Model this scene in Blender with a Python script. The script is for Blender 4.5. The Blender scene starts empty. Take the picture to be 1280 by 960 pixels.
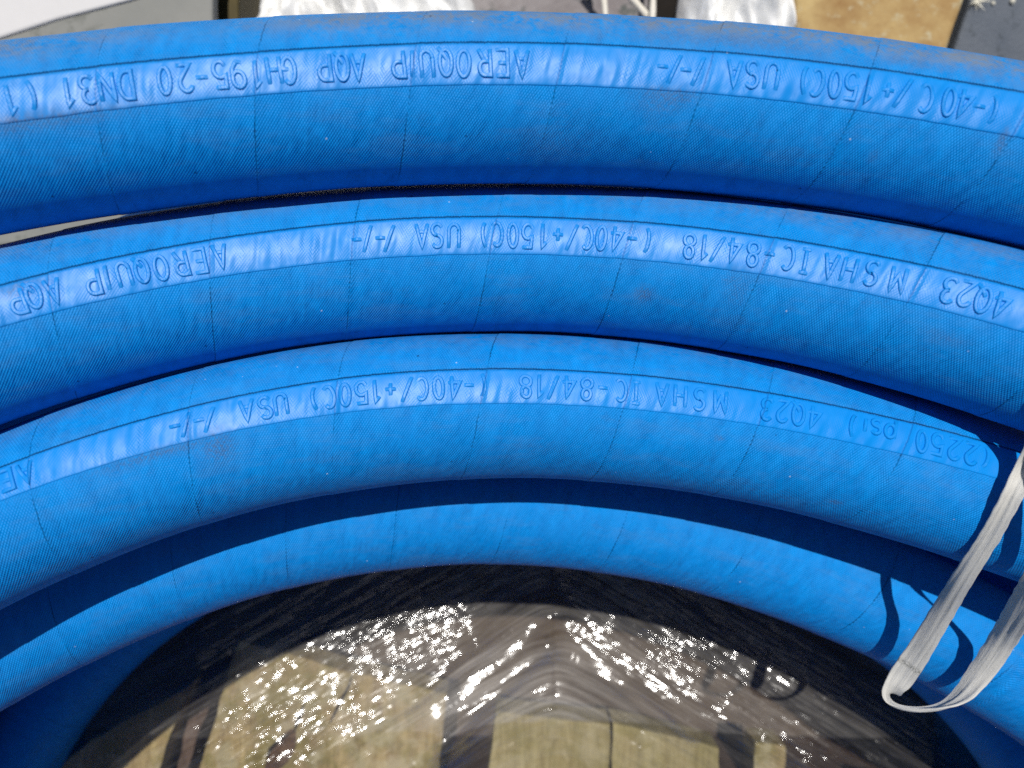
import bpy, bmesh, math, random
import numpy as np
from mathutils import Vector, noise

# ------------------------------------------------------------------ camera, sky, sun
R = 0.025            # hose radius in metres; the layout below is written in hose radii
FLOOR = 22.0         # distance lens to ground in hose radii
SC = bpy.context.scene
COL = SC.collection
def W(p):
    return Vector((p[0]*R, p[1]*R, (p[2]+FLOOR)*R))

cam_d = bpy.data.cameras.new('camera')
cam = bpy.data.objects.new('camera', cam_d); COL.objects.link(cam)
cam.location = W((0, 0, 0))
cam_d.sensor_width = 36; cam_d.lens = 924/1280*36
cam_d.clip_start = 0.005; cam_d.clip_end = 60
cam_d.dof.use_dof = True; cam_d.dof.focus_distance = 9.6*R; cam_d.dof.aperture_fstop = 10.0
SC.camera = cam

SUN = Vector((-0.01, 0.40, 1.0)).normalized()        # direction towards the sun
elev = math.asin(SUN.z); azim = math.atan2(SUN.x, SUN.y)
world = bpy.data.worlds.new('World'); SC.world = world; world.use_nodes = True
wn = world.node_tree.nodes; wl = world.node_tree.links
sky = wn.new('ShaderNodeTexSky'); sky.sky_type = 'NISHITA'; sky.sun_disc = False
sky.sun_elevation = elev; sky.sun_rotation = azim
wl.new(sky.outputs[0], wn['Background'].inputs[0]); wn['Background'].inputs[1].default_value = 0.05
sd = bpy.data.lights.new('sun', 'SUN'); sd.energy = 4.5; sd.angle = math.radians(0.55); sd.color = (1, .965, .91)
so = bpy.data.objects.new('sun', sd); COL.objects.link(so)
so.rotation_euler = SUN.to_track_quat('Z', 'Y').to_euler(); so.location = (0.3, 1, 2)
SC.view_settings.view_transform = 'Standard'; SC.view_settings.look = 'None'
SC.view_settings.exposure = 0.0; SC.view_settings.gamma = 1; SC.view_settings.use_curve_mapping = False
SC.cycles.transparent_max_bounces = 12
SC.cycles.use_denoising = False

# ------------------------------------------------------------------ helpers
def mesh_obj(name, verts, faces, mat, parent=None, smooth=True, uvs=None, attrs=None):
    me = bpy.data.meshes.new(name)
    me.from_pydata([tuple(v) for v in verts], [], faces)
    if smooth: me.polygons.foreach_set('use_smooth', [True]*len(me.polygons))
    if uvs:
        li = np.zeros(len(me.loops), dtype=np.int32); me.loops.foreach_get('vertex_index', li)
        for nm, arr in uvs.items():
            l = me.uv_layers.new(name=nm)
            l.data.foreach_set('uv', np.asarray(arr, dtype=np.float32)[li].ravel())
    if attrs:
        for nm, arr in attrs.items():
            a = me.attributes.new(nm, 'FLOAT', 'POINT'); a.data.foreach_set('value', np.asarray(arr, dtype=np.float32).ravel())
    me.materials.append(mat); me.update()
    o = bpy.data.objects.new(name, me); COL.objects.link(o)
    if parent: o.parent = parent
    return o
def tag(o, label, cat, group=None):
    o['label'] = label; o['category'] = cat
    if group: o['group'] = group
    return o
def empty(name, label, cat, loc=(0, 0, 0), group=None):
    o = bpy.data.objects.new(name, None); o.empty_display_size = .05; COL.objects.link(o); o.location = loc
    return tag(o, label, cat, group)
def grid_faces(n, m, off=0):
    return [(off+i*m+j, off+(i+1)*m+j, off+(i+1)*m+j+1, off+i*m+j+1) for i in range(n-1) for j in range(m-1)]

class NT:
    """small node-tree helper"""
    def __init__(s, name):
        s.m = bpy.data.materials.new(name); s.m.use_nodes = True
        s.n = s.m.node_tree.nodes; s.l = s.m.node_tree.links; s.n.clear()
        s.out = s.n.new('ShaderNodeOutputMaterial')
    def put(s, node, i, v):
        if v is None: return
        if isinstance(v, bpy.types.NodeSocket): s.l.new(v, node.inputs[i])
        else: node.inputs[i].default_value = v
    def math(s, op, a, b=None, c=None, clamp=False):
        n = s.n.new('ShaderNodeMath'); n.operation = op; n.use_clamp = clamp
        s.put(n, 0, a); s.put(n, 1, b); s.put(n, 2, c); return n.outputs[0]
    def noise(s, vec, scale, detail=3, rough=.55, dist=0, dim='3D'):
        n = s.n.new('ShaderNodeTexNoise'); n.noise_dimensions = dim
        s.put(n, 'Vector', vec); s.put(n, 'Scale', scale); s.put(n, 'Detail', detail); s.put(n, 'Roughness', rough); s.put(n, 'Distortion', dist)
        return n.outputs[0]
    def vor(s, vec, scale, feat='F1'):
        n = s.n.new('ShaderNodeTexVoronoi'); n.feature = feat; s.put(n, 'Vector', vec); s.put(n, 'Scale', scale); return n.outputs['Distance']
    def uv(s, name):
        n = s.n.new('ShaderNodeUVMap'); n.uv_map = name; return n.outputs[0]
    def obj(s): return s.n.new('ShaderNodeTexCoord').outputs['Object']
    def sep(s, v):
        n = s.n.new('ShaderNodeSeparateXYZ'); s.put(n, 0, v); return n.outputs
    def com(s, x, y, z=0.0):
        n = s.n.new('ShaderNodeCombineXYZ'); s.put(n, 0, x); s.put(n, 1, y); s.put(n, 2, z); return n.outputs[0]
    def ramp(s, f, stops, interp='LINEAR'):
        n = s.n.new('ShaderNodeValToRGB'); n.color_ramp.interpolation = interp; e = n.color_ramp.elements
        while len(e) < len(stops): e.new(.5)
        for k, (p, c) in enumerate(stops):
            e[k].position = p; e[k].color = (c, c, c, 1) if isinstance(c, (int, float)) else (*c, 1)
        s.put(n, 0, f); return n.outputs[0]
    def mix(s, f, a, b, mode='MIX'):
        n = s.n.new('ShaderNodeMix'); n.data_type = 'RGBA'; n.blend_type = mode
        s.put(n, 0, f)
        for i, v in ((6, a), (7, b)):
            s.put(n, i, (*v, 1) if isinstance(v, tuple) and len(v) == 3 else v)
        return n.outputs[2]
    def attr(s, name):
        n = s.n.new('ShaderNodeAttribute'); n.attribute_name = name; return n.outputs['Fac']
    def bump(s, h, dist, strength=1.0, normal=None):
        n = s.n.new('ShaderNodeBump'); s.put(n, 'Height', h); n.inputs['Distance'].default_value = dist; s.put(n, 'Strength', strength)
        if normal is not None: s.put(n, 'Normal', normal)
        return n.outputs[0]
    def principled(s, col, rough, normal=None, **kw):
        n = s.n.new('ShaderNodeBsdfPrincipled')
        s.put(n, 'Base Color', (*col, 1) if isinstance(col, tuple) else col); s.put(n, 'Roughness', rough)
        if normal is not None: s.put(n, 'Normal', normal)
        for k, v in kw.items(): s.put(n, k.replace('_', ' '), v)
        return n
    def done(s, shader):
        s.l.new(shader, s.out.inputs[0]); return s.m

# ------------------------------------------------------------------ materials
BLUE = (0.0015, 0.165, 0.66)
def hose_material():
    t = NT('blue_rubber_weave')
    wv = t.sep(t.uv('weave')); sm = t.sep(t.uv('seam'))
    u, ph = wv[0], wv[1]; phase, sv = sm[0], sm[1]
    uvv = t.com(u, ph)
    # woven fabric impression, slightly turned like the helical wrap
    a = t.math('MULTIPLY_ADD', ph, -.19, u); b = t.math('MULTIPLY_ADD', u, .15, ph)
    ca = t.math('COSINE', t.math('MULTIPLY', a, 2*math.pi/.0345)); cb = t.math('COSINE', t.math('MULTIPLY', b, 2*math.pi/.058))
    weave = t.math('MULTIPLY', ca, cb)
    worn = t.noise(t.com(t.math('MULTIPLY', a, 1.2), t.math('MULTIPLY', b, 1.0)), 2.2, 4, .6)
    wamp = t.ramp(worn, [(.3, .5), (.6, 1.0)])
    # wrap seams
    wob = t.math('MULTIPLY_ADD', t.noise(uvv, 9, 3), .018, -.009)
    fr = t.math('FRACT', t.math('ADD', phase, wob))
    d = t.math('ABSOLUTE', t.math('SUBTRACT', fr, .5))         # .5 at the seam
    line = t.math('SUBTRACT', 1.0, t.math('MULTIPLY', t.math('SUBTRACT', .5, d), 1/.0062), clamp=True)
    dash = t.ramp(t.math('SINE', t.math('MULTIPLY', ph, 2*math.pi/.068)), [(.0, .72), (.9, 1.0)])
    dash = t.math('MULTIPLY', dash, t.ramp(t.noise(uvv, 1.3, 4, .6), [(.40, .04), (.62, 1.0)]))
    line = t.math('MULTIPLY', line, dash)
    step = t.ramp(fr, [(0, 1.0), (.03, .45), (.5, .0), (.97, 0.05), (1.0, 0.1)])
    # dark joint along the outer edge of the printed strip
    edge = t.math('ABSOLUTE', t.math('SUBTRACT', sv, t.math('MULTIPLY_ADD', t.noise(t.com(t.math('MULTIPLY', u, 1.0), 0), 14, 4), .05, .985)))
    joint = t.math('SUBTRACT', 1.0, t.math('MULTIPLY', edge, 1/.035), clamp=True)
    joint = t.math('MULTIPLY', joint, t.ramp(t.noise(t.com(u, 3.0), 3.5, 4), [(.2, .75), (.5, 1)]))
    # colour
    mot = t.noise(t.com(t.math('MULTIPLY', a, 2.6), t.math('MULTIPLY', b, 1.1)), 2.4, 5, .62)
    col = t.mix(t.ramp(mot, [(.3, 0.0), (.7, 1.0)]), (0.0002, .184, .56), (0.0004, .242, .69))
    dark_smear = t.ramp(t.noise(t.com(t.math('MULTIPLY', a, 2.0), t.math('MULTIPLY', b, .9)), 1.6, 6, .7), [(.56, 0.0), (.72, .38)])
    col = t.mix(dark_smear, col, (.004, .09, .30))
    dn = t.noise(uvv, 14, 6, .7); dn2 = t.noise(uvv, 2.3, 4, .6)
    dirt = t.attr('dirt')
    dm = t.math('MULTIPLY', dirt, t.ramp(t.math('ADD', t.math('MULTIPLY', dn, .5), t.math('MULTIPLY', dn2, .5)), [(.40, 0.0), (.56, 1.0)]))
    col = t.mix(dm, col, (.16, .20, .26))
    st = t.attr('stain')
    stm = t.math('MULTIPLY', t.math('MULTIPLY', st, t.ramp(t.noise(uvv, 26, 6, .75), [(.40, .1), (.56, 1.0)])), t.ramp(weave, [(0.0, 1.0), (.9, .55)]))
    col = t.mix(stm, col, (.055, .125, .27))
    dust = t.noise(t.com(t.math('MULTIPLY', u, .7), t.math('MULTIPLY', ph, 2.6), 2.0), 1.6, 6, .7)
    col = t.mix(t.ramp(dust, [(.50, 0.0), (.72, .30)]), col, (.07, .20, .42))
    speck = t.ramp(t.vor(uvv, 3.1), [(.0, 1.0), (.035, 1.0), (.045, 0.0)])
    speck = t.math('MULTIPLY', speck, t.ramp(t.noise(uvv, 1.1, 2), [(.5, 0.0), (.56, 1.0)]))
    col = t.mix(t.math('MULTIPLY', speck, .55), col, (.50, .62, .78))
    speckd = t.ramp(t.vor(t.com(t.math('ADD', u, 31.7), t.math('ADD', ph, 5.1)), 2.1), [(.0, 1.0), (.03, 1.0), (.04, 0.0)])
    speckd = t.math('MULTIPLY', speckd, t.ramp(t.noise(t.com(u, ph, 4.0), 1.3, 2), [(.5, 0.0), (.56, 1.0)]))
    dk = t.math('MAXIMUM', t.math('MULTIPLY', line, .62), t.math('MULTIPLY', joint, .93))
    dk = t.math('MAXIMUM', dk, t.math('MULTIPLY', speckd, .7))
    col = t.mix(dk, col, (.001, .016, .085))
    # relief
    h = t.math('MULTIPLY', t.math('MULTIPLY', weave, wamp), t.math('MULTIPLY', t.math('SUBTRACT', 1.0, t.math('MAXIMUM', joint, line)), .5))
    nrm = t.bump(h, R*.0145, .7)
    soft = t.noise(t.com(t.math('MULTIPLY', a, 3.2), t.math('MULTIPLY', b, 1.2)), 2.0, 2)
    nrm = t.bump(t.math('ADD', t.math('MULTIPLY', step, .5), t.math('MULTIPLY', soft, 1.0)), R*.035, .8, nrm)
    nrm = t.bump(t.math('MULTIPLY', t.math('MAXIMUM', joint, line), -1.0), R*.02, .8, nrm)
    rough = t.math('MULTIPLY_ADD', dn2, .18, .45)
    p = t.principled(col, rough, nrm, Specular_IOR_Level=.13)
    return t.done(p.outputs[0])
def strip_material():
    t = NT('glossy_printed_strip')
    wv = t.sep(t.uv('weave')); sm = t.sep(t.uv('seam'))
    u, ph = wv[0], wv[1]; phase, sv = sm[0], sm[1]; uvv = t.com(u, ph)
    a = t.math('MULTIPLY_ADD', ph, -.19, u); b = t.math('MULTIPLY_ADD', u, .15, ph)
    weave = t.math('MULTIPLY', t.math('COSINE', t.math('MULTIPLY', a, 2*math.pi/.036)), t.math('COSINE', t.math('MULTIPLY', b, 2*math.pi/.05)))
    wmask = t.ramp(t.noise(uvv, 3.2, 3), [(.4, .15), (.62, 1.0)])
    rip = t.math('SINE', t.math('MULTIPLY_ADD', ph, -9, t.math('MULTIPLY', u, 2*math.pi/.20)))
    rip = t.math('MULTIPLY', rip, t.ramp(t.noise(uvv, 1.4, 2), [(.38, .1), (.62, 1.0)]))
    wav = t.noise(t.com(t.math('MULTIPLY', a, 2.4), ph), 3.0, 1, .4)
    wob = t.math('MULTIPLY_ADD', t.noise(uvv, 9, 3), .018, -.009)
    fr = t.math('FRACT', t.math('ADD', phase, wob))
    d = t.math('ABSOLUTE', t.math('SUBTRACT', fr, .5))
    line = t.math('SUBTRACT', 1.0, t.math('MULTIPLY', t.math('SUBTRACT', .5, d), 1/.010), clamp=True)
    step = t.ramp(fr, [(0, 1.0), (.035, .4), (.5, .0), (.98, 0.0), (1.0, .1)])
    col = t.mix(t.noise(uvv, 5, 5, .6), (.002, .185, .57), (.005, .24, .69))
    dirt = t.math('MULTIPLY', t.attr('stain'), t.ramp(t.noise(uvv, 16, 5, .7), [(.38, .1), (.6, 1.0)]))
    col = t.mix(dirt, col, (.09, .11, .18))
    col = t.mix(t.math('MULTIPLY', line, .45), col, (.001, .06, .30))
    nrm = t.bump(t.math('MULTIPLY', weave, wmask), R*.0016, .6)
    nrm = t.bump(t.math('ADD', t.math('MULTIPLY', rip, .22), t.math('MULTIPLY', wav, .9)), R*.034, .8, nrm)
    nrm = t.bump(step, R*.03, .8, nrm)
    p = t.principled(col, t.math('MULTIPLY_ADD', t.noise(uvv, 6, 4), .16, .40), nrm, Specular_IOR_Level=t.math('MULTIPLY', t.math('MULTIPLY', t.attr('gloss'), t.ramp(t.noise(uvv, 1.7, 3, .6), [(.35, .45), (.6, 1.0)])), .66))
    return t.done(p.outputs[0])
def wood_material(name, light, dark, scale=1.0, axis='Y', green=0.3):
    t = NT(name); o = t.sep(t.obj())
    info = t.n.new('ShaderNodeObjectInfo'); off = t.math('MULTIPLY', info.outputs['Random'], 7.0)
    x, y, z = o[0], o[1], o[2]
    if axis == 'X': x, y = y, x
    v = t.com(t.math('ADD', t.math('MULTIPLY', x, 60.0*scale), off), t.math('MULTIPLY', y, 5.0*scale), t.math('MULTIPLY', z, 30.0))
    g = t.noise(v, 3.0, 8, .7, .6); g2 = t.noise(v, .55, 4, .6, .8)
    vf = t.com(t.math('MULTIPLY', x, 900.0), t.math('MULTIPLY', y, 45.0), t.math('MULTIPLY', z, 400.0))
    f = t.noise(vf, 1.0, 4, .7)
    col = t.mix(t.ramp(g, [(.3, 0.0), (.72, 1.0)]), dark, light)
    col = t.mix(t.ramp(g2, [(.4, .0), (.7, .6)]), col, tuple(.62*c for c in dark))
    col = t.mix(t.ramp(f, [(.35, .5), (.5, 0.0)]), col, tuple(.5*c for c in dark))
    bl = t.noise(t.obj(), 38, 6, .7)
    col = t.mix(t.math('MULTIPLY', t.ramp(bl, [(.44, 0.0), (.56, 1.0)]), green), col, (.17, .155, .035))
    pt = t.noise(t.obj(), 55, 5, .65, .4)
    col = t.mix(t.math('MULTIPLY', t.ramp(pt, [(.50, 0.0), (.62, 1.0)]), green), col, (.50, .44, .29))
    dk = t.noise(t.com(x, y, 3.0), 90, 6, .75)
    col = t.mix(t.ramp(dk, [(.55, 0.0), (.75, .6)]), col, tuple(.4*c for c in dark))
    nrm = t.bump(t.math('ADD', g, t.math('MULTIPLY', f, .6)), .0012, .7)
    nrm = t.bump(bl, .0016, .5, nrm)
    p = t.principled(col, .75, nrm, Specular_IOR_Level=.25)
    return t.done(p.outputs[0])
def film_material():
    t = NT('clear_stretch_film'); w = t.sep(t.uv('drape')); s, c = w[0], w[1]
    streaky = t.attr('streak')
    v1 = t.com(t.math('MULTIPLY', s, .8), t.math('MULTIPLY', c, 9.5))
    n1 = t.noise(v1, 1.0, 1, .4, .2)
    v2 = t.com(t.math('MULTIPLY', s, 2.4), t.math('MULTIPLY', c, 15.0), 3.0)
    n2 = t.noise(v2, 1.0, 0, .5)
    v3 = t.com(t.math('MULTIPLY', s, .6), t.math('MULTIPLY', c, 5.0), 7.0)
    n3 = t.noise(v3, 1.0, 3, .5, .6)
    vb = t.obj(); n4 = t.noise(vb, 60, 2, .5, .8)
    v5 = t.com(t.math('MULTIPLY', s, 2.6), t.math('MULTIPLY', c, 15.0), 9.0)
    n5 = t.noise(v5, 1.0, 0, .5)
    hs = t.math('ADD', t.math('ADD', t.math('MULTIPLY', n1, .7), t.math('MULTIPLY', n2, .35)), t.math('MULTIPLY', n5, .62))
    nrm = t.bump(t.math('MULTIPLY', hs, streaky), R*.085, 1.0)
    nrm = t.bump(t.math('ADD', n3, t.math('MULTIPLY', n4, 1.2)), R*.085, .45, nrm)
    haze = t.math('MULTIPLY', t.ramp(n3, [(.3, .25), (.62, 1.0)]), t.ramp(t.noise(t.com(t.math('MULTIPLY', s, .4), t.math('MULTIPLY', c, 22.0), 1.0), 1, 4, .6), [(.35, .35), (.7, 1.0)]))
    fres = t.n.new('ShaderNodeFresnel'); fres.inputs[0].default_value = 1.5; t.put(fres, 'Normal', nrm)
    tr = t.n.new('ShaderNodeBsdfTransparent'); tr.inputs[0].default_value = (.93, .93, .92, 1)
    df = t.n.new('ShaderNodeBsdfDiffuse'); df.inputs[0].default_value = (.64, .60, .55, 1); t.put(df, 'Normal', nrm)
    gl = t.n.new('ShaderNodeBsdfGlossy'); gl.inputs[0].default_value = (1, 1, 1, 1); gl.inputs['Roughness'].default_value = .13; t.put(gl, 'Normal', nrm)
    m1 = t.n.new('ShaderNodeMixShader'); t.put(m1, 0, t.math('MULTIPLY', haze, t.attr('haze'))); t.l.new(tr.outputs[0], m1.inputs[1]); t.l.new(df.outputs[0], m1.inputs[2])
    m2 = t.n.new('ShaderNodeMixShader'); t.put(m2, 0, t.math('MINIMUM', t.math('MULTIPLY', fres.outputs[0], 2.0), .30)); t.l.new(m1.outputs[0], m2.inputs[1]); t.l.new(gl.outputs[0], m2.inputs[2])
    return t.done(m2.outputs[0])
def simple(name, c1, c2, scale, rough=.7, bscale=200, bdist=.0005, spec=.3, c3=None):
    t = NT(name); o = t.obj(); n = t.noise(o, scale, 6, .65)
    col = t.mix(t.ramp(n, [(.32, 0.0), (.68, 1.0)]), c1, c2)
    if c3: col = t.mix(t.ramp(t.noise(o, scale*4.3, 5, .7), [(.56, 0.0), (.66, .8)]), col, c3)
    p = t.principled(col, rough, t.bump(t.noise(o, bscale, 5, .65), bdist, .8), Specular_IOR_Level=spec)
    return t.done(p.outputs[0])
def strap_material():
    t = NT('woven_white_strap'); w = t.sep(t.uv('along')); s, c = w[0], w[1]
    fib = t.noise(t.com(t.math('MULTIPLY', s, 1.5), t.math('MULTIPLY', c, 16.0)), 1.0, 3, .6, .5)
    f2 = t.noise(t.com(t.math('MULTIPLY', s, 14.0), t.math('MULTIPLY', c, 30.0)), 1.0, 2)
    col = t.mix(t.ramp(fib, [(.3, 0.0), (.7, 1.0)]), (.52, .51, .475), (.62, .61, .575))
    # grimy ink band printed across the strap near the fold
    m = t.math('SUBTRACT', 1.0, t.math('MULTIPLY', t.math('ABSOLUTE', t.math('SUBTRACT', s, MARK)), 1/.07), clamp=True)
    m = t.math('MULTIPLY', m, t.ramp(t.noise(t.com(t.math('MULTIPLY', s, 30.0), t.math('MULTIPLY', c, 9.0)), 1, 2), [(.4, .1), (.6, 1.0)]))
    col = t.mix(t.math('MULTIPLY', m, .75), col, (.05, .055, .04))
    nrm = t.bump(t.math('ADD', fib, t.math('MULTIPLY', f2, .4)), R*.02, .6)
    return t.done(t.principled(col, .55, nrm, Specular_IOR_Level=.4).outputs[0])
MARK = 0.0   # set once the strap length is known

M_hose = hose_material(); M_strip = strip_material()
M_board = wood_material('weathered_pallet_wood', (.50, .39, .19), (.25, .17, .075), 1.0, 'Y', .55)
M_board2 = wood_material('pale_pallet_wood', (.52, .44, .23), (.27, .21, .09), 1.2, 'Y', .30)
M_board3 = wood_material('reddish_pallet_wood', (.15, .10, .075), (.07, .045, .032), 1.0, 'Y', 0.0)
M_beam = simple('ochre_timber', (.46, .34, .15), (.24, .13, .045), 26, .75, 60, .0015, .25, (.42, .37, .24))
M_olive = simple('dark_olive_wood', (.035, .026, .006), (.075, .055, .014), 30)
M_white = simple('white_plastic_sheet', (.68, .68, .67), (.78, .78, .77), 18, .35, 40, .002, .5)
M_pale = simple('pale_grey_panel', (.52, .51, .51), (.56, .55, .55), 9, .6, 120, .0004)
M_dull = simple('dull_grey_panel', (.17, .175, .165), (.215, .215, .20), 12, .7, 150, .0004, .3, (.12, .125, .11))
M_slab = simple('dark_grey_concrete', (.085, .10, .125), (.135, .15, .175), 22, .85, 500, .0015, .25, (.05, .06, .07))
M_ground = simple('dark_brown_dirt', (.085, .060, .042), (.14, .105, .078), 26, .9, 260, .004, .2, (.12, .10, .08))
M_cane = simple('cream_cane', (.58, .54, .46), (.68, .65, .58), 60, .6)
M_crumb = simple('pale_crumb', (.55, .52, .42), (.7, .68, .6), 300)
M_sack = simple('mottled_sacking', (.15, .13, .13), (.32, .30, .30), 14, .8, 90, .003, .3, (.045, .06, .055))

# ------------------------------------------------------------------ ground
g = mesh_obj('ground', [W((-400, -400, -FLOOR)), W((400, -400, -FLOOR)), W((400, 400, -FLOOR)), W((-400, 400, -FLOOR))], [(0, 1, 2, 3)], M_ground, smooth=False)
g['kind'] = 'structure'

# ------------------------------------------------------------------ hose turns
F = 924.0
def px(p): return 640+F*p[0]/-p[2], 480-F*p[1]/-p[2]
def unpx(x, y, d): return np.array([(x-640)/F*d, (480-y)/F*d, -d])

def centre(poly, n_vis, n_hid, tmax=7.8, hump=1.0):
    t = np.linspace(-tmax, tmax, n_vis); s = t/8.
    y = poly[0]+poly[1]*s+poly[2]*s**2+poly[3]*s**3+poly[4]*s**4
    z = poly[5]+poly[6]*s+poly[7]*s**2
    P = np.stack([t, y, z], 1)
    # close the ring outside the picture with two Hermite pieces through the far side
    T1 = P[-1]-P[-2]; T1 /= np.linalg.norm(T1); T0 = P[0]-P[1]; T0 /= np.linalg.norm(T0)
    rad = 64/(2*abs(poly[2]))
    cx = 0; far = np.array([cx, poly[0]-2*rad*.93, poly[5]])
    def herm(A, TA, B, TB, n, m):
        q = np.linspace(0, 1, n)[:, None]
        return (2*q**3-3*q**2+1)*A+(q**3-2*q**2+q)*m*TA+(-2*q**3+3*q**2)*B+(q**3-q**2)*m*TB
    m = rad*2.6
    TA = T1*np.array([1, 1, .5]); TB = T0*np.array([1, 1, .5])
    H1 = herm(P[-1], TA, far, np.array([-1., 0, 0]), n_hid, m)
    H2 = herm(far, np.array([-1., 0, 0]), P[0], -TB, n_hid, m)
    return np.concatenate([P, H1[1:], H2[1:-1]]), n_vis

POLY = {1: [3.553, .0508, -1.5200, -.0871, .0401, -9.2636, -.3142, 1.2254],
        2: [1.722, -.0820, -1.8304, .0590, -.2594, -10.1451, .0004, 2.1125],
        3: [-0.2966, -0.0656, -1.927, 0.3547, -0.1276, -10.2487, -0.4976, 1.1206],
        4: [-2.0014, -0.4335, -2.0889, 0.1558, -0.1196, -12.4, -0.71, 0.92],
        5: [-2.4818, -0.2603, -2.2865, 0.1719, -0.0664, -17.0, 0.5, -0.1]}
STRIP = {1: ((-.58, -.15), (-.60, -.16), (-.64, -.19)),
         2: ((-.51, -.09), (-.51, -.05), (-.53, -.10)),
         3: ((-.56, -.22), (-.46, -.02), (-.60, -.22))}
SEAMS = {1: [-70, 120, 320, 517, 701, 885, 1080, 1280, 1480],
         2: [-130, 62, 262, 441, 617, 785, 959, 1147, 1340],
         3: [-150, 37, 235, 420, 605, 785, 955, 1135, 1320],
         4: [-100, 60, 213, 358, 499, 643, 790, 945, 1110, 1280],
         5: [-100, 70, 230, 390, 550, 710, 870, 1030, 1190, 1350]}
# stains: (x px, strip coordinate sv, size in u, size in sv, strength)
STAINS = {1: [(60, -.05, .9, .15, .8), (20, -.05, .5, .2, .9), (840, -.1, .35, .16, 1.0), (830, -.32, .3, .2, .6), (700, -1.4, .5, .5, .35), (900, 1.4, 1.2, .3, .6), (1130, 1.35, .25, .1, .9), (1264, -.15, .05, .25, 1.0), (1115, -.9, .06, .08, .8)],
          2: [(812, -.85, .12, .2, 1.0), (930, -.4, .2, .5, .45), (1205, -.6, .25, .15, .5), (760, .8, .5, .2, .3), (300, 1.9, .6, .2, .5), (35, .75, .25, .2, .7), (1100, -.15, .2, .1, .4), (920, -.2, .15, .1, .6)],
          3: [(265, -.33, .22, .42, 1.0), (200, -.12, .75, .13, 1.0), (150, -.2, .5, .1, .6), (905, -.5, .06, .06, .9), (1075, -1.9, .09, .06, 1.0), (650, -1.3, .7, .15, .25)],
          4: [(215, 1.0, .25, .2, .7), (500, .6, .3, .25, .6), (640, .1, .1, .1, .7), (900, .3, .8, .3, .3), (300, 1.8, .1, .1, .8)]}

def build_frames(P):
    T = np.roll(P, -1, 0)-np.roll(P, 1, 0); T /= np.linalg.norm(T, axis=1)[:, None]
    up = np.array([0, 0, 1.0]); N = up-(T@up)[:, None]*T; N /= np.linalg.norm(N, axis=1)[:, None]
    B = np.cross(N, T)        # points outwards from the ring
    return T, N, B

class Turn: pass
def prepare(k, poly, n_vis=520, n_hid=60):
    o = Turn(); o.k = k
    P, nv = centre(poly, n_vis, n_hid); o.P = P; o.nv = nv
    # slow unevenness of a heavy hose
    o.T, o.N, o.B = build_frames(P)
    o.u = np.concatenate([[0], np.cumsum(np.linalg.norm(np.diff(P, axis=0), axis=1))])
    V = -P/np.linalg.norm(P, axis=1)[:, None]         # to the lens
    phv = np.arctan2((V*o.B).sum(1), (V*o.N).sum(1))
    q = np.clip((o.P[:, 0]-(-6.6))/13.2, -.15, 1.15); q[nv:] = np.interp(o.u[nv:], [o.u[nv], o.u[-1]], [q[nv-1], q[0]])
    st = STRIP.get(k, ((-.5, -.05),)*3)
    def quad(i):
        a, b, c = st[0][i], st[1][i], st[2][i]
        return a*(1-q)*(1-2*q)+b*4*q*(1-q)+c*q*(2*q-1)
    d = np.linalg.norm(P, axis=1)
    corr = 1.0
    pv = phv.copy(); pv[nv:] = np.interp(o.u[nv:], [o.u[nv], o.u[-1]], [phv[nv-1], phv[0]])
    o.ftop = pv+np.arcsin(np.clip(-quad(0), -.9, .9)); o.fbot = pv+np.arcsin(np.clip(-quad(1), -.9, .9))
    if st[0] == (-.5, -.05): pass
    o.pview = pv
    # arc length at which the strip centre passes a picture column
    fm = (o.ftop+o.fbot)/2
    C = P+np.cos(fm)[:, None]*o.N+np.sin(fm)[:, None]*o.B
    X = 640+F*C[:nv, 0]/-C[:nv, 2]
    o.ux = lambda x: float(np.interp(x, X, o.u[:nv])) if X[0] < x < X[-1] else (o.u[0]+(x-X[0])/93. if x <= X[0] else o.u[nv-1]+(x-X[-1])/93.)
    us = [o.ux(x) for x in SEAMS[k]]
    step = (us[-1]-us[0])/(len(us)-1)
    allu = us[:]
    while allu[-1] < o.u[-1]+4: allu.append(allu[-1]+step)
    while allu[0] > -4: allu.insert(0, allu[0]-step)
    o.seam_u = np.array(allu); o.seam_i = np.arange(len(allu), dtype=float); o.step = step
    o.fm = fm
    return o
def phase(o, u, dphi): return np.interp(u, o.seam_u, o.seam_i)-.20*dphi/o.step
def radius(o, u, phi, dphi):
    ph = phase(o, u, dphi); fr = ph-np.floor(ph)
    saw = np.where(fr < .04, fr/.04*-1+1, 0)*0+np.clip(1-fr*1.6, 0, 1)
    r = 1+.007*saw+.004*np.sin(u*1.7+o.k)+.004*np.sin(phi*3+u*.9)
    return r
def at(o, u, phi, h=0.0):
    i = np.interp(u, o.u[:o.nv], np.arange(o.nv)); a = int(i); b = min(a+1, o.nv-1); f = i-a
    P = o.P[a]*(1-f)+o.P[b]*f; N = o.N[a]*(1-f)+o.N[b]*f; B = o.B[a]*(1-f)+o.B[b]*f; fm = o.fm[a]*(1-f)+o.fm[b]*f
    rr = float(radius(o, np.array([u]), phi, phi-fm)[0])+h
    return P+(math.cos(phi)*N+math.sin(phi)*B)*rr
def gauss(x): return np.exp(-x*x)
def gloss(o, u):
    g = {1: ((0, 1.0), (650, 1.0), (900, .55), (1280, .35)), 2: ((0, .9), (700, 1.0), (1100, .8), (1280, .6)), 3: ((0, .45), (300, .8), (620, 1.0), (820, .6), (960, .22), (1280, .12))}[o.k]
    return np.interp(u, [o.ux(x) for x, _ in g], [v for _, v in g])
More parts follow.
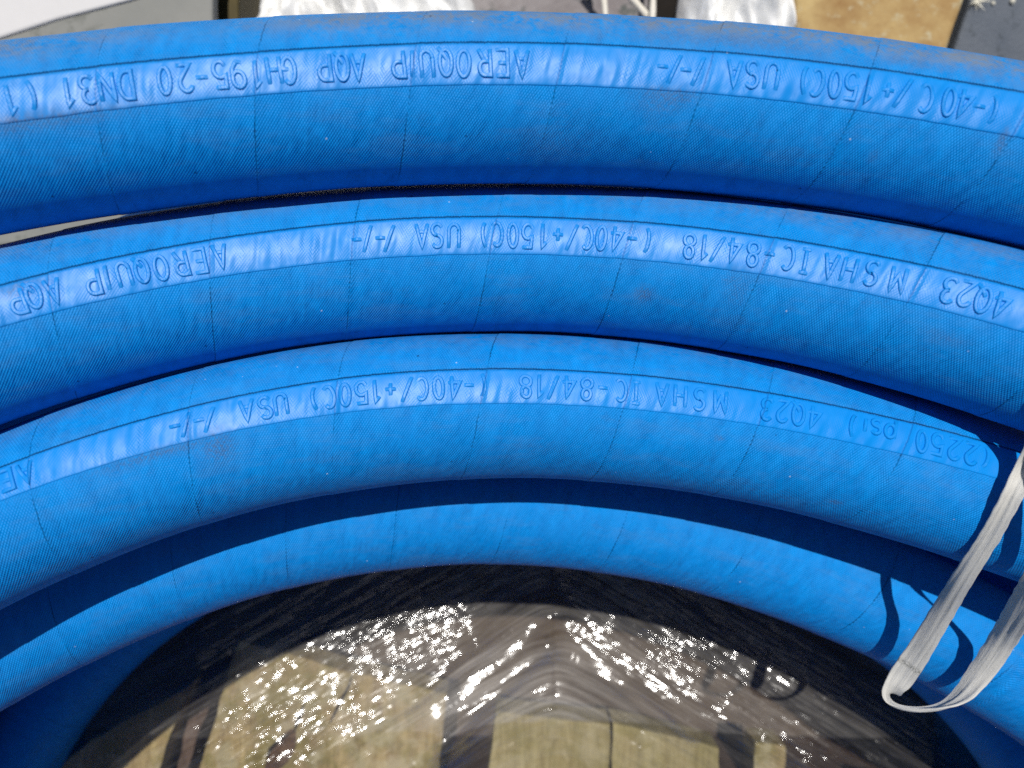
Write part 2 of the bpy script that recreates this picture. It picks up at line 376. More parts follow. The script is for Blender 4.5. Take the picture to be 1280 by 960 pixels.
def marks(o, U, SV):
    st = np.zeros_like(U)
    for (x, sv, su, ss, a) in STAINS.get(o.k, []):
        st = np.maximum(st, a*gauss((U-o.ux(x))/su)*gauss((SV-sv)/ss))
    return st

coil = empty('hose_coil', 'thick bright blue rubber hose wound in several stacked turns, with raised lettering upside down', 'hose', W((0, -15, -FLOOR)))
coil_off = Vector(coil.location)
def Wc(p): return W(p)-coil_off

NPH = 97
turns = {}
for k in (1, 2, 3, 4, 5):
    o = prepare(k, POLY[k], 560 if k < 5 else 300, 70); turns[k] = o
    n = len(o.P); idx = np.arange(n+1) % n
    U = np.append(o.u, o.u[-1]+np.linalg.norm(o.P[-1]-o.P[0]))
    phi = np.linspace(-math.pi, math.pi, NPH)+.35
    PH, UU = np.meshgrid(phi, U); fm = o.fm[idx][:, None]; ft = o.ftop[idx][:, None]; fb = o.fbot[idx][:, None]
    dphi = PH-fm; rr = radius(o, UU, PH, dphi)
    V3 = o.P[idx][:, None, :]+(np.cos(PH)[..., None]*o.N[idx][:, None, :]+np.sin(PH)[..., None]*o.B[idx][:, None, :])*rr[..., None]
    sv = (PH-fb)/(ft-fb)
    if k > 3: sv_uv = sv+40
    else: sv_uv = sv
    rel = PH-o.pview[idx][:, None]
    dirt = gauss((rel-1.15)/.30)*{1: 1.0, 2: .45, 3: .25, 4: .2, 5: .1}[k]
    dirt = np.maximum(dirt, .03)
    if k == 1: dirt *= np.interp(UU, [o.ux(0), o.ux(120), o.ux(250), o.ux(430), o.ux(1280)], [1.0, .6, .15, .9, 1.0])
    st = marks(o, UU, sv)
    verts = [Wc(p) for p in V3.reshape(-1, 3)]
    t = mesh_obj('hose_turn', verts, grid_faces(n+1, NPH), M_hose, coil, uvs={'weave': np.stack([UU.ravel(), PH.ravel()], 1), 'seam': np.stack([phase(o, UU, dphi).ravel(), sv_uv.ravel()], 1)}, attrs={'dirt': dirt, 'stain': st})
    t['label'] = {1: 'outermost and widest turn, its upper side dusty, reading USA to DN31', 2: 'second turn from the outside, with MSHA IC-84/18 left of 4Q23', 3: 'third turn, lettering ends at (2250 psi)', 4: 'inner turn without lettering, half under the third turn', 5: 'innermost turn low in the shade, showing at both lower corners'}[k]
    o.obj = t

M_plain = simple('plain_blue_rubber', (.0003, .17, .54), (.001, .21, .62), 30, .6, 300, .0003, .15)
# hidden turns carrying the visible ones; the second is added to darken a gap
for (dy, dz, src, tl) in ((.9, -12.35, 2, 0), (3.05, -12.1, 2, .22), (-.6, -14.3, 5, 0), (1.5, -14.3, 2, 0), (.2, -16.2, 5, 0), (2.4, -16.3, 2, 0), (-.7, -18.7, 5, 0), (1.5, -18.4, 2, 0), (-.1, -20.8, 5, 0), (2.0, -20.6, 2, 0)):
    pl = list(POLY[3 if src == 2 else 5]); pl[0] = dy; pl[5] = dz; pl[6] = -.15; pl[7] = .15; pl[1] += tl
    P, nv = centre(pl, 60, 30); T, N, B = build_frames(P); n = len(P); idx = np.arange(n+1) % n
    ph = np.linspace(-math.pi, math.pi, 25); u = np.append(np.cumsum(np.linalg.norm(np.roll(P, -1, 0)-P, axis=1)), 0)
    u = np.arange(n+1)*.3
    V3 = P[idx][:, None, :]+np.cos(ph)[None, :, None]*N[idx][:, None, :]*.99+np.sin(ph)[None, :, None]*B[idx][:, None, :]*.99
    PH, UU = np.meshgrid(ph, u)
    mesh_obj('hose_turn', [Wc(p) for p in V3.reshape(-1, 3)], grid_faces(n+1, 25), M_plain, coil, uvs={'weave': np.stack([UU.ravel(), PH.ravel()], 1), 'seam': np.stack([(UU/2.05-.1*PH).ravel(), PH.ravel()*0+40], 1)}, attrs={'dirt': PH*0+.1, 'stain': PH*0})

# ---- glossy strip with the lettering
def strip_mesh(o, k):
    xs = (-900, 2200)
    u0, u1 = o.ux(xs[0]), o.ux(xs[1]); U = np.linspace(max(u0, o.u[0]), min(u1, o.u[o.nv-1]), 780)
    prof = [(-.01, -.012), (.0, .002), (.012, .007), (.03, .009)]+[(s, .009) for s in np.linspace(.08, .90, 13)]+[(.94, .009), (.955, .006), (.962, -.012)]
    verts = []; uvw = []; uvs = []; stn = []
    fb = np.interp(U, o.u[:o.nv], o.fbot[:o.nv]); ft = np.interp(U, o.u[:o.nv], o.ftop[:o.nv]); fmm = np.interp(U, o.u[:o.nv], o.fm[:o.nv])
    for i, u in enumerate(U):
        ed = .012*noise.noise(Vector((u*3.1, k*9.1, 0)))+.006*noise.noise(Vector((u*14, k*9.1, 5)))
        for (s, h) in prof:
            s2 = s+ed*(1 if s < .5 else .6)
            phi = fb[i]+(ft[i]-fb[i])*s2
            verts.append(at(o, u, phi, h)); uvw.append((u, phi)); uvs.append((float(phase(o, u, phi-fmm[i])), s2)); stn.append(float(marks(o, np.array([u]), s2)[0]))
    return mesh_obj('printed_strip', [Wc(v) for v in verts], grid_faces(len(U), len(prof)), M_strip, o.obj, uvs={'weave': np.array(uvw), 'seam': np.array(uvs)}, attrs={'stain': np.array(stn), 'gloss': gloss(o, np.array([a[0] for a in uvw]))})
for k in (1, 2, 3): turns[k].strip = strip_mesh(turns[k], k)

# stroke letters: a glyph is a list of polylines in a box .62 wide, 1 high
def arc(cx, cy, rx, ry, a0, a1, n=10):
    return [(cx+rx*math.cos(math.radians(a0+(a1-a0)*i/n)), cy+ry*math.sin(math.radians(a0+(a1-a0)*i/n))) for i in range(n+1)]
WD = .64
G = {
 'A': [[(0, 0), (.32, 1), (.64, 0)], [(.13, .34), (.51, .34)]],
 'E': [[(.6, 1), (.03, 1), (.03, 0), (.6, 0)], [(.03, .52), (.48, .52)]],
 'R': [[(.03, 0), (.03, 1)]+[(.3, 1)]+arc(.34, .74, .25, .26, 90, -90, 8)+[(.03, .48)], [(.33, .48), (.6, 0)]],
 'P': [[(.03, 0), (.03, 1)]+[(.3, 1)]+arc(.34, .72, .26, .28, 90, -90, 8)+[(.03, .44)]],
 'O': [arc(.32, .5, .3, .5, 90, 450, 20)],
 '0': [arc(.32, .5, .25, .5, 90, 450, 20)],
 'Q': [arc(.32, .5, .3, .5, 90, 450, 20), [(.27, .36), (.68, -.10)]],
 'U': [[(.03, 1), (.03, .3)]+arc(.32, .3, .29, .3, 180, 360, 10)+[(.61, 1)]],
 'I': [[(.12, 1), (.52, 1)], [(.32, 1), (.32, 0)], [(.12, 0), (.52, 0)]],
 'l': [[(.32, 1), (.32, 0)]],
 'G': [arc(.33, .5, .3, .5, 50, 335, 16)+[(.62, .46), (.36, .46)]],
 'H': [[(.03, 0), (.03, 1)], [(.61, 0), (.61, 1)], [(.03, .5), (.61, .5)]],
 'D': [[(.03, 0), (.03, 1), (.25, 1)]+arc(.27, .5, .34, .5, 90, -90, 12)+[(.03, 0)]],
 'N': [[(.03, 0), (.03, 1), (.61, 0), (.61, 1)]],
 'S': [arc(.32, .75, .27, .25, 30, 270, 10)+arc(.32, .25, .28, .25, 90, -150, 10)],
 'C': [arc(.34, .5, .3, .5, 50, 310, 16)],
 'M': [[(0, 0), (.04, 1), (.32, .3), (.6, 1), (.64, 0)]],
 '1': [[(.16, .8), (.36, 1), (.36, 0)]],
 '2': [arc(.32, .72, .27, .28, 160, -30, 9)+[(.05, 0), (.61, 0)]],
 '3': [arc(.3, .75, .26, .25, 150, -90, 9)+arc(.3, .25, .29, .25, 90, -150, 9)],
 '4': [[(.46, 0), (.46, 1), (.02, .3), (.64, .3)]],
 '5': [[(.57, 1), (.1, 1), (.07, .56)]+arc(.31, .32, .29, .32, 120, -150, 10)],
 '8': [arc(.32, .75, .24, .25, -90, 270, 14), arc(.32, .25, .29, .25, 90, 450, 14)],
 '9': [arc(.32, .7, .28, .3, 0, 360, 14), [(.6, .7), (.56, .3), (.34, 0), (.12, .03)]],
 '-': [[(.08, .48), (.56, .48)]],
 '+': [[(.06, .48), (.58, .48)], [(.32, .74), (.32, .22)]],
 '/': [[(.04, -.05), (.6, 1.05)]],
 '(': [arc(.62, .5, .36, .62, 125, 235, 8)],
 ')': [arc(.02, .5, .36, .62, 55, -55, 8)],
 'p': [[(.06, -.25), (.06, .65)], arc(.32, .33, .26, .32, 0, 360, 14)],
 's': [arc(.32, .5, .22, .18, 30, 260, 8)+arc(.32, .16, .24, .17, 90, -150, 8)],
 'i': [[(.32, .62), (.32, 0)], [(.32, .86), (.32, .93)]],
}
TEXT = {
 1: [('(', 1243), ('-', 1224), ('4', 1206), ('0', 1186), ('C', 1157), ('/', 1129), ('+', 1109), ('1', 1086), ('5', 1064), ('0', 1043), ('C', 1022), (')', 1004),
     ('U', 965), ('S', 940), ('A', 917), ('/', 872), ('-', 857), ('/', 843), ('-', 828),
     ('A', 652), ('E', 627), ('R', 605), ('O', 580), ('Q', 557), ('U', 533), ('l', 516), ('P', 497), ('A', 448), ('Q', 428), ('P', 405),
     ('G', 361), ('H', 342), ('1', 321), ('9', 297), ('5', 275), ('-', 252), ('2', 231), ('0', 207), ('D', 158), ('N', 134), ('3', 109), ('1', 86), ('(', 40), ('1', 12)],
 2: [('4', 1251), ('Q', 1229), ('2', 1208), ('3', 1186), ('M', 1122), ('S', 1090), ('H', 1062), ('A', 1038), ('I', 1006), ('C', 984), ('-', 962), ('8', 941), ('4', 917), ('/', 897), ('1', 880), ('8', 861),
     ('(', 810), ('-', 790), ('4', 771), ('0', 752), ('C', 733), ('/', 715), ('+', 697), ('1', 679), ('5', 660), ('0', 641), ('C', 621), (')', 604), ('U', 568), ('S', 547), ('A', 528),
     ('/', 487), ('-', 475), ('/', 459), ('-', 446), ('A', 275), ('E', 249), ('R', 226), ('O', 201), ('Q', 178), ('U', 155), ('l', 135), ('P', 117), ('A', 67), ('Q', 43), ('P', 21)],
 3: [('(', 1233), ('2', 1213), ('2', 1192), ('5', 1171), ('0', 1151), ('p', 1112), ('s', 1095), ('i', 1081), (')', 1065), ('4', 1018), ('Q', 998), ('2', 979), ('3', 959),
     ('M', 900), ('S', 875), ('H', 850), ('A', 827), ('I', 795), ('C', 776), ('-', 753), ('8', 734), ('4', 711), ('/', 691), ('1', 675), ('8', 657),
     ('(', 605), ('-', 587), ('4', 568), ('0', 548), ('C', 528), ('/', 509), ('+', 489), ('1', 470), ('5', 452), ('0', 432), ('C', 411), (')', 392), ('U', 351), ('S', 331), ('A', 309),
     ('/', 262), ('-', 249), ('/', 232), ('-', 219), ('A', 33), ('E', 8)]}
HGT = .60; CAPW = .185          # letter height as part of the strip, width unit in hose radii
PROFILE = [(-1.3, -.2), (-1.0, .45), (-.68, .95), (-.3, .9), (.3, .9), (.68, .95), (1.0, .45), (1.3, -.2)]
rng = random.Random(4)
for k in (1, 2, 3):
    o = turns[k]
    for (ch, x) in TEXT[k]:
        uc = o.ux(x); verts = []; faces = []; uvw = []; uvs = []
        if uc < o.u[0]+.3: continue
        fbl = float(np.interp(uc, o.u[:o.nv], o.fbot[:o.nv])); ftl = float(np.interp(uc, o.u[:o.nv], o.ftop[:o.nv])); fmm = (fbl+ftl)/2
        hh = (ftl-fbl)*HGT; base = fbl+(ftl-fbl)*(.5+HGT/2)+.012*rng.uniform(-1, 1)    # letters hang upside down
        hw = .022; hz = .025*rng.uniform(.75, 1.1); tilt = rng.uniform(-.05, .05)
        for line in G[ch]:
            pts = [Vector((( .32-p[0])*CAPW/.64*.80, base-p[1]*hh)) for p in line]
            pts = [Vector((p.x+(p.y-base)*tilt, p.y)) for p in pts]
            dense = [pts[0]]
            for a, b in zip(pts[:-1], pts[1:]):
                m = max(1, int((b-a).length/.035))
                dense += [a.lerp(b, (i+1)/m) for i in range(m)]
            off = len(verts); nn = len(dense); closed = (dense[0]-dense[-1]).length < 1e-4
            for i, p in enumerate(dense):
                if closed: a, b = dense[(i-1) % (nn-1)], dense[(i+1) % (nn-1)]
                else: a, b = dense[max(i-1, 0)], dense[min(i+1, nn-1)]
                d1 = (p-a).normalized() if (p-a).length > 1e-6 else (b-p).normalized(); d2 = (b-p).normalized() if (b-p).length > 1e-6 else d1
                dd = (d1+d2); dd = dd.normalized() if dd.length > .1 else d1
                nrm = Vector((-dd.y, dd.x)); sc = min(1.8, 1/max(.35, abs(nrm.dot(Vector((-d1.y, d1.x))))))
                endf = 1.0 if closed or 0 < i < nn-1 else .0
                for (s, h) in PROFILE:
                    q = p+nrm*(s*hw*sc)
                    hgt = .009+hz*(h if endf else -.15)
                    q2 = q if endf else q+dd*(hw*.8*(1 if i else -1))
                    verts.append(at(o, uc+q2.x, q2.y, hgt)); uvw.append((uc+q2.x, q2.y)); uvs.append((float(phase(o, uc+q2.x, q2.y-fmm)), .5))
            faces += grid_faces(nn, len(PROFILE), off)
        mesh_obj('letter', [Wc(v) for v in verts], [f[::-1] for f in faces], M_strip, o.obj, uvs={'weave': np.array(uvw), 'seam': np.array(uvs)}, attrs={'stain': np.zeros(len(verts)), 'gloss': gloss(o, np.array([a[0] for a in uvw]))})

# ------------------------------------------------------------------ strap
PATH = [ # picture column, row, distance, twist of the width direction (deg), width
 (1500, 200, 6.9, 0, .30), (1420, 330, 7.1, 0, .30), (1345, 455, 7.6, 0, .30), (1292, 565, 8.55, 8, .29), (1264, 622, 8.7, 10, .28), (1240, 666, 8.95, 0, .28), (1208, 716, 9.4, 0, .31), (1178, 765, 10.1, 0, .36), (1150, 812, 10.6, 0, .40), (1130, 842, 10.85, 0, .43), (1117, 860, 10.95, 0, .36),
 (1112, 872, 11.05, 50, .26), (1124, 881, 11.1, 84, .26), (1150, 885, 11.1, 84, .30), (1178, 881, 11.0, 72, .36), (1204, 866, 10.9, 40, .40), (1232, 832, 10.75, 10, .42), (1256, 795, 10.4, 0, .43), (1280, 755, 9.6, 0, .43), (1310, 700, 8.6, 0, .38), (1370, 590, 7.7, 0, .34), (1450, 450, 7.0, 0, .32), (1560, 300, 6.7, 0, .32)]
ctrl = np.array([list(unpx(a, b, d))+[tw, wd*.76] for a, b, d, tw, wd in PATH])
def catmull(C, n):
    out = []
    for i in range(len(C)-1):
        p0, p1, p2, p3 = C[max(i-1, 0)], C[i], C[i+1], C[min(i+2, len(C)-1)]
        for q in np.linspace(0, 1, n, endpoint=False):
            out.append(.5*((2*p1)+(-p0+p2)*q+(2*p0-5*p1+4*p2-p3)*q*q+(-p0+3*p1-3*p2+p3)*q**3))
    out.append(C[-1]); return np.array(out)
S = catmull(ctrl, 14); SP = S[:, :3]; ST = np.gradient(SP, axis=0); ST /= np.linalg.norm(ST, axis=1)[:, None]
sl = np.concatenate([[0], np.cumsum(np.linalg.norm(np.diff(SP, axis=0), axis=1))])
i_mark = 9*14-5
MARK = float(sl[i_mark]); M_strap = strap_material()
verts = []; uvw = []; NW = 15; TH = .022
for i in range(len(SP)):
    v = -SP[i]/np.linalg.norm(SP[i]); side = np.cross(ST[i], v); side /= np.linalg.norm(side); nn = np.cross(side, ST[i])
    a = math.radians(S[i, 3]); wd = side*math.cos(a)+nn*math.sin(a); tn = -side*math.sin(a)+nn*math.cos(a)
    ring = []
    for j in range(NW):
        s = j/(NW-1)*2-1
        cup = .05*(1-s*s)*math.sin(sl[i]*1.3)+.012*noise.noise(Vector((sl[i]*.6, s*4, 1)))*2
        e = .012*noise.noise(Vector((sl[i]*6, s, 9)))
        ring.append((SP[i]+wd*(s*(S[i, 4]/2+e))+tn*(cup+TH/2*(1-s**6)), sl[i], s))
    for j in range(NW-1, -1, -1):
        s = j/(NW-1)*2-1
        cup = .05*(1-s*s)*math.sin(sl[i]*1.3)+.012*noise.noise(Vector((sl[i]*.6, s*4, 1)))*2
        e = .012*noise.noise(Vector((sl[i]*6, s, 9)))
        ring.append((SP[i]+wd*(s*(S[i, 4]/2+e))+tn*(cup-TH/2*(1-s**6)-.002), sl[i], s))
    ring.append(ring[0])
    for p, a_, b_ in ring: verts.append(W(p)); uvw.append((a_, b_))
strap = mesh_obj('tie_strap', verts, grid_faces(len(SP), 2*NW+1), M_strap, uvs={'along': np.array(uvw)})
tag(strap, 'greyish white flat woven strap looped and hanging over the blue hose at the lower right', 'strap')

# ------------------------------------------------------------------ pallet under the film
def board(name, quad, ztop, th, mat, parent, off, seed=0, chips=True):
    """plank from a four-corner outline (hose radii), its edges finely worn"""
    r = random.Random(seed); pts = []
    for a, b in zip(quad, quad[1:]+quad[:1]):
        a = Vector(a); b = Vector(b); m = max(2, int((b-a).length/.35)); d = (b-a).normalized(); n = Vector((-d.y, d.x))
        for i in range(m):
            jit = (r.uniform(-.03, .03) if chips and i else 0)
            pts.append(a.lerp(b, i/m)+n*jit)
    n = len(pts); c = sum(pts, Vector((0, 0)))/n
    vs = []
    for (ins, z) in ((0, ztop-th), (0, ztop-.07), (.02, ztop-.02), (.07, ztop)):
        for p in pts:
            q = p+(c-p).normalized()*ins
            vs.append(W((q.x, q.y, z+(.02*noise.noise(Vector((q.x, q.y, seed))) if z == ztop else 0)))-off)
    fs = []
    for l in range(3):
        for i in range(n): fs.append((l*n+i, l*n+(i+1) % n, (l+1)*n+(i+1) % n, (l+1)*n+i))
    fs.append(tuple(range(3*n, 4*n))); fs.append(tuple(range(n-1, -1, -1)))
    return mesh_obj(name, vs, fs, mat, parent, smooth=False)
def PX(x, y, d): p = unpx(x, y, d); return (float(p[0]), float(p[1]))
D = 17.9; KK = D/17.5
pallet = empty('wooden_pallet', 'weathered wooden pallet with gapped board ends under the clear film below the hose', 'pallet', W((0, -12, -FLOOR)))
po = Vector(pallet.location)
def ext(x, dx=0): return x
boards = [([PX(112, 925, D), PX(236, 858, D), PX(196, 968, D), (-10.2, -20), (-11.6, -20), (-11.8, -12), PX(62, 966, D)], M_board, 1, 'plank'),
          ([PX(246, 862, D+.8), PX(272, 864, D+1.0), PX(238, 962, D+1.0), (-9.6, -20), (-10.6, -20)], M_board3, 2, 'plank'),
          ([PX(298, 800, D), PX(445, 842, D), PX(558, 868, D), PX(549, 968, D), (-3.2, -20), (-9.0, -20), PX(246, 968, D)], M_board, 3, 'plank'),
          ([PX(620, 887, D+.1), PX(762, 903, D+.1), PX(760, 968, D+.1), (2.2, -20), (-.9, -20), PX(609, 968, D+.1)], M_board2, 4, 'plank'),
          ([PX(766, 904, D), PX(899, 936, D), PX(901, 968, D), (5.6, -20), (2.3, -20), PX(765, 968, D)], M_board2, 5, 'plank'),
          ([PX(948, 934, D+.4), PX(986, 938, D+.4), PX(984, 968, D+.4), (7.2, -20), (6.4, -20), PX(946, 968, D+.4)], M_board, 6, 'plank'),
          ([PX(1100, 985, D), PX(1280, 1010, D), (11.8, -20), (9.3, -20)], M_board, 7, 'plank')]
for q, m, s, nm in boards: board(nm, q, -D if s not in (2, 6) else -D-.6, .85, m, pallet, po, s)
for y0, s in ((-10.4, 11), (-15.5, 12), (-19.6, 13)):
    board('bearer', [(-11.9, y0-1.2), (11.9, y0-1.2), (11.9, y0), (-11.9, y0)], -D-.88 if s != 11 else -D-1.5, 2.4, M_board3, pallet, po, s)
# knot and cracks in the wide plank
def disc(name, cx, cy, rx, ry, rot, z, mat, parent, off, n=18, depth=.02):
    vs = [W((cx, cy, z+depth))-off]
    for i in range(n):
        a = 2*math.pi*i/n; rr = 1+.08*math.sin(3*a)
        x, y = rx*math.cos(a)*rr, ry*math.sin(a)*rr
        vs.append(W((cx+x*math.cos(rot)-y*math.sin(rot), cy+x*math.sin(rot)+y*math.cos(rot), z))-off)
    return mesh_obj(name, vs, [(0, i+1, (i+1) % n+1) for i in range(n)], mat, parent)
M_knot = simple('dark_knot', (.035, .02, .012), (.13, .07, .035), 160, .8)
kx, ky = PX(352, 940, D); disc('knot', kx, ky, .62, .24, 1.0, -D+.012, M_knot, pallet, po)
def crack(pts, w, parent, off):
    P = [Vector(PX(a, b, D)) for a, b in pts]; vs = []
    for i, p in enumerate(P):
        d = (P[min(i+1, len(P)-1)]-P[max(i-1, 0)]).normalized(); n = Vector((-d.y, d.x)); ww = w*(.2+math.sin(math.pi*i/(len(P)-1)))
        vs += [W((p.x+n.x*ww, p.y+n.y*ww, -D+.022))-off, W((p.x-n.x*ww, p.y-n.y*ww, -D+.022))-off]
    mesh_obj('crack', vs, [(2*i, 2*i+1, 2*i+3, 2*i+2) for i in range(len(P)-1)], M_black, parent, smooth=False)
M_black = simple('dark_crevice', (.006, .005, .004), (.012, .009, .007), 100, .95)
crack([(441, 842), (436, 858), (426, 876), (418, 892), (412, 904)], .035, pallet, po)
crack([(380, 880), (377, 890), (372, 902), (368, 914)], .05, pallet, po)
crack([(368, 914), (352, 922), (338, 936), (333, 950)], .04, pallet, po)

# ------------------------------------------------------------------ stretch film draped over the board ends
X0 = 1.0
def film_g(x, y): return y+.56*math.sqrt((x-X0)**2+.25)
def film_z(x, y):
    if x < X0: yc = -7.2+.8*min(1, max(0, (X0-x)/5.0))
    else: yc = -7.4-.06*(x-X0)
    s = y-yc; slope = .42*(math.log1p(math.exp(s*2.2))/2.2)
    z = -17.22-slope
    gg = film_g(x, y)
    st = min(1, max(0, (abs(x-X0)-.2)/1.5))
    z += st*.06*noise.noise(Vector((x*.35, gg*3.6, 2)))+st*.045*noise.noise(Vector((x*.9, gg*9, 8)))
    z += .08*noise.noise(Vector((x*.7, y*.7, 5)))
    side = min(1, max(0, (abs(x-X0)-.2)/2.8)); side = side*side*(3-2*side)    # pulled tight like a tent towards both sides
    zs = -17.65+min(2.0, .24*abs(x-X0))-.40*math.log1p(math.exp((gg+5.3)*4))/4+st*.05*noise.noise(Vector((x*.35, gg*3.6, 2)))+.05*noise.noise(Vector((x*.5, y*.5, 5)))
    z = z*(1-side)+zs*side
    # pinched crease from the peak down to the left
    for (ax, ay, bx, by, w, h) in CREASE:
        dx, dy = bx-ax, by-ay; L = math.hypot(dx, dy); q = ((x-ax)*dx+(y-ay)*dy)/L/L; qq = min(1, max(0, q))
        dist = math.hypot(x-ax-dx*qq, y-ay-dy*qq)
        z += h*math.exp(-(dist/w)**2)
    return max(z, -17.45 if y < yc-.8 else -99)
CREASE = []
for (a, b, c, d, w, h) in ((684, 800, 560, 905, .35, .28), (560, 905, 500, 960, .5, .3), (690, 768, 600, 800, .3, .18), (684, 800, 770, 850, .3, .2), (600, 790, 520, 860, .25, .12), (700, 768, 860, 900, .2, .12)):
    CREASE.append((*PX(a, b, 17.6), *PX(c, d, 17.6), w, h))
NX, NY = 500, 300; xs = np.linspace(-12.2, 12.2, NX); ys = np.linspace(-14.5, -1.9, NY)
verts = []; uvw = []; strk = []; hz = []
for x in xs:
    for y in ys:
        z = film_z(x, y); verts.append(W((x*KK, y*KK, z-(D-17.5)))); gg = film_g(x, y); uvw.append((x, gg))
        gx, gy = 640+F*x/17.6, 480-F*y/17.6
        # bands where the film is pulled tight into fine parallel wrinkles
        if x < X0: bnd = math.exp(-((gg+4.0)/1.45)**4)
        else: bnd = math.exp(-((gg+4.25)/1.5)**4)
        bnd *= min(1, max(0, (abs(x-X0)-.1)/1.0)*.85+.15)
        n = noise.noise(Vector((x*.4, gg*1.3, 12)))
        strk.append(min(2.4, max(.08, bnd*(1+.9*n)*(1.0 if x < X0 else .9))))
        on_board = 1 if (gg < -6.3) else 0
        c = math.exp(-((x+.4)/3.2)**2)*math.exp(-((y+7.2)/1.3)**2)
        hz.append((.17+.30*c)*(.35 if y < -7.9 else 1)+.04*noise.noise(Vector((x*.6, y*.6, 3))))
film = mesh_obj('stretch_film', verts, grid_faces(NX, NY), film_material(), uvs={'drape': np.array(uvw)}, attrs={'streak': np.array(strk), 'haze': np.array(hz)})
tag(film, 'crumpled clear stretch film glittering over the pallet boards inside the hose curve', 'plastic film')

# ------------------------------------------------------------------ things lying behind the coil
def slab(name, outline, ztop, th, mat, label, cat, bev=.06, wob=0.0, seed=1):
    pts = [Vector(PX(*p, -ztop)) if len(p) == 2 else Vector((p[0], p[1])) for p in outline]
    q = []
    for a, b in zip(pts, pts[1:]+pts[:1]):
        m = max(1, int((b-a).length/.5)); d = (b-a).normalized(); n = Vector((-d.y, d.x))
        for i in range(m):
            p = a.lerp(b, i/m); q.append(p+n*(wob*noise.noise(Vector((p.x*1.3, p.y*1.3, seed))) if i else 0))
    n = len(q); c = sum(q, Vector((0, 0)))/n; c3 = W((c.x, c.y, ztop-th)); vs = []
    for (ins, z) in ((0, ztop-th), (0, ztop-bev), (bev*.3, ztop-bev*.3), (bev, ztop)):
        for p in q:
            r_ = p+(c-p).normalized()*ins; vs.append(W((r_.x, r_.y, z))-c3)
    fs = [(l*n+i, l*n+(i+1) % n, (l+1)*n+(i+1) % n, (l+1)*n+i) for l in range(3) for i in range(n)]
    fs.append(tuple(range(3*n, 4*n))); fs.append(tuple(range(n-1, -1, -1)))
    o = mesh_obj(name, vs, fs, mat, smooth=False); o.location = c3
    return tag(o, label, cat)
slab('pale_panel', [(-140, 92), (0, 47), (70, 24), (162, 0), (262, -34), (300, -300), (-300, -300), (-300, 120)], -16.6, .05, M_pale, 'smooth pale grey panel in the top left corner behind the hose', 'panel')
slab('dull_panel', [(-200, 330), (60, 300), (255, 250), (266, 40), (262, -300), (-300, -300)], -16.67, .3, M_dull, 'dull mid grey panel beneath the pale one, left of the dark post', 'panel')
slab('timber_post', [(266, 260), (266, 30), (262, -300), (300, -300), (298, 30), (300, 260)], -17.6, 3.0, M_olive, 'narrow dark olive timber between the grey panel and the white sheet', 'timber')
slab('timber_beam', [(990, 330), (996, 30), (994, -60), (1010, -300), (1290, -300), (1215, -25), (1186, 58), (1090, 330)], -17.6, 3.2, M_beam, 'rough ochre timber baulk behind the hose at the upper right', 'timber', .12, .06, 4)
slab('concrete_block', [(1125, 330), (1194, 58), (1222, -25), (1300, -300), (1700, -300), (1700, 360)], -18.2, 2.5, M_slab, 'dark slate grey concrete block in the top right corner', 'concrete block', .1, .04, 6)
def sheet(name, x0, x1, y0, y1, d, label, seed, edge, amp=1.0):
    """crumpled sheet; edge(v) gives picture-column offsets of its outline"""
    n, m = 130, 110; vs = []; c3 = W(((x0+x1)/2, (y0+y1)/2, -FLOOR))
    for i in range(n):
        for j in range(m):
            u, v = i/(n-1), j/(m-1); xa, xb = edge(v); x = x0+xa+(x1+xb-x0-xa)*u; y = y0+(y1-y0)*v
            f = noise.noise(Vector((x*.42+.3*y, y*.12, seed)))*1.3+abs(noise.noise(Vector((x*.9+.5*y, y*.35, seed+3))))*-.9+.45*noise.noise(Vector((x*2.2, y*1.2, seed+7)))-.35*abs(noise.noise(Vector((x*3.1+y, y*1.4-x, seed+1))))
            e = min(u, 1-u)*8; e = min(1, e)
            vs.append(W((x, y, -d+amp*f-(1-e)**2*.8))-c3)
    o = mesh_obj(name, vs, grid_faces(n, m), M_white); o.location = c3
    sl_ = o.modifiers.new('thickness', 'SOLIDIFY'); sl_.thickness = .0006
    return tag(o, label, 'plastic sheet')
sheet('plastic_sheet', -7.5, -1.2, 6.2, 17, 18.6, 'bright white crumpled plastic sheet behind the hose, beside the dark olive timber', 2.0, lambda v: (0, 1.1-abs(v-.15)*4.5 if v > .3 else .9))
sheet('plastic_sheet', 4.3, 7.05, 6.0, 17, 18.0, 'smaller white plastic sheet with a grey fold, against the ochre timber', 11.0, lambda v: (1.6*(v-.35), 0))
slab('sacking', [(430, 330), (500, -300), (1000, -300), (980, 330)], -20.4, .4, M_sack, 'mottled grey brown sacking showing between the two white sheets', 'sacking', .1, .1, 9)
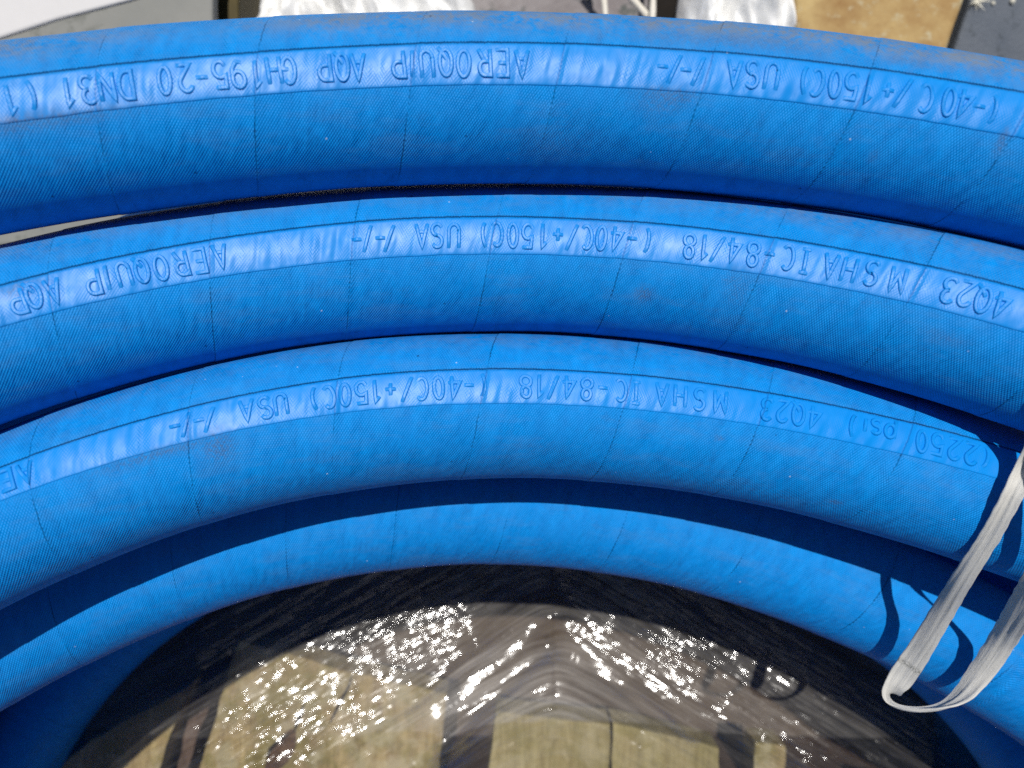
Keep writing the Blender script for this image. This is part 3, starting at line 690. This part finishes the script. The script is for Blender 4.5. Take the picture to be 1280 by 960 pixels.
# plain black slab and pale canes
slab('black_slab', [(812, 60), (818, -120), (900, -120), (905, 60)], -19.9, .4, M_black, 'black slab visible right of the pale canes', 'mat')
def cane(p, q, w, label):
    a, b = W(p), W(q); L = (b-a).length; n = 10; vs = []; N = 14
    z = (b-a).normalized(); x = z.orthogonal().normalized(); y = z.cross(x)
    for i in range(N):
        f = i/(N-1); rr = w*R*(1+.08*math.sin(i*2.1)); c = a.lerp(b, f)+x*(.05*R*math.sin(f*5))-a
        for j in range(n+1):
            an = 2*math.pi*j/n; vs.append(c+(x*math.cos(an)+y*math.sin(an))*rr)
    fs = grid_faces(N, n+1); fs.append(tuple(range(n))); fs.append(tuple((N-1)*(n+1)+j for j in range(n-1, -1, -1)))
    o = mesh_obj('cane', vs, fs, M_cane); o.location = a; tag(o, label, 'cane', 'pale canes lying behind the hose')
cane((*PX(758, 40, 18.6), -18.6), (*PX(742, -90, 19), -19.0), .075, 'single upright pale cane, left of the crossing pair')
cane((*PX(812, 24, 18.8), -18.8), (*PX(735, -60, 19), -19.2), .085, 'pale cane slanting to the upper left from the crossing')
cane((*PX(812, 60, 18.5), -18.5), (*PX(818, -90, 18.7), -18.7), .08, 'pale cane standing upright at the crossing beside the black slab')
# dry weed tuft on the block
vs = []; fs = []; r = random.Random(3); cx, cy = PX(1221, 1, 18.15)
for i in range(26):
    a = r.uniform(0, 6.28); L = r.uniform(.12, .35); b = len(vs); d = Vector((math.cos(a), math.sin(a), r.uniform(.1, .9))); n = Vector((-d.y, d.x, 0))*.018
    p = Vector((cx, cy, -18.18)); tip = p+d*L
    for v in (p+n, p-n, tip): vs.append(W(v)-W((cx, cy, -18.2)))
    fs.append((b, b+1, b+2))
tuft = mesh_obj('dry_tuft', vs, fs, M_crumb, smooth=False); tuft.location = W((cx, cy, -18.2)); tag(tuft, 'small straw coloured tuft on the corner of the grey block', 'dry grass')
for (x, y, s, lab) in ((1242, 4, .05, 'tiny pale crumb on the grey block nearest the straw tuft'), (1266, 2, .07, 'tiny pale crumb on the grey block farthest right')):
    bm = bmesh.new(); bmesh.ops.create_icosphere(bm, subdivisions=2, radius=s*R)
    for v in bm.verts: v.co *= 1+.35*noise.noise(v.co*600)
    me = bpy.data.meshes.new('crumb'); bm.to_mesh(me); bm.free(); me.materials.append(M_crumb)
    c = bpy.data.objects.new('crumb', me); COL.objects.link(c); xx, yy = PX(x, y, 18.15); c.location = W((xx, yy, -18.2+s*.6)); tag(c, lab, 'crumb', 'pale crumbs on the block')
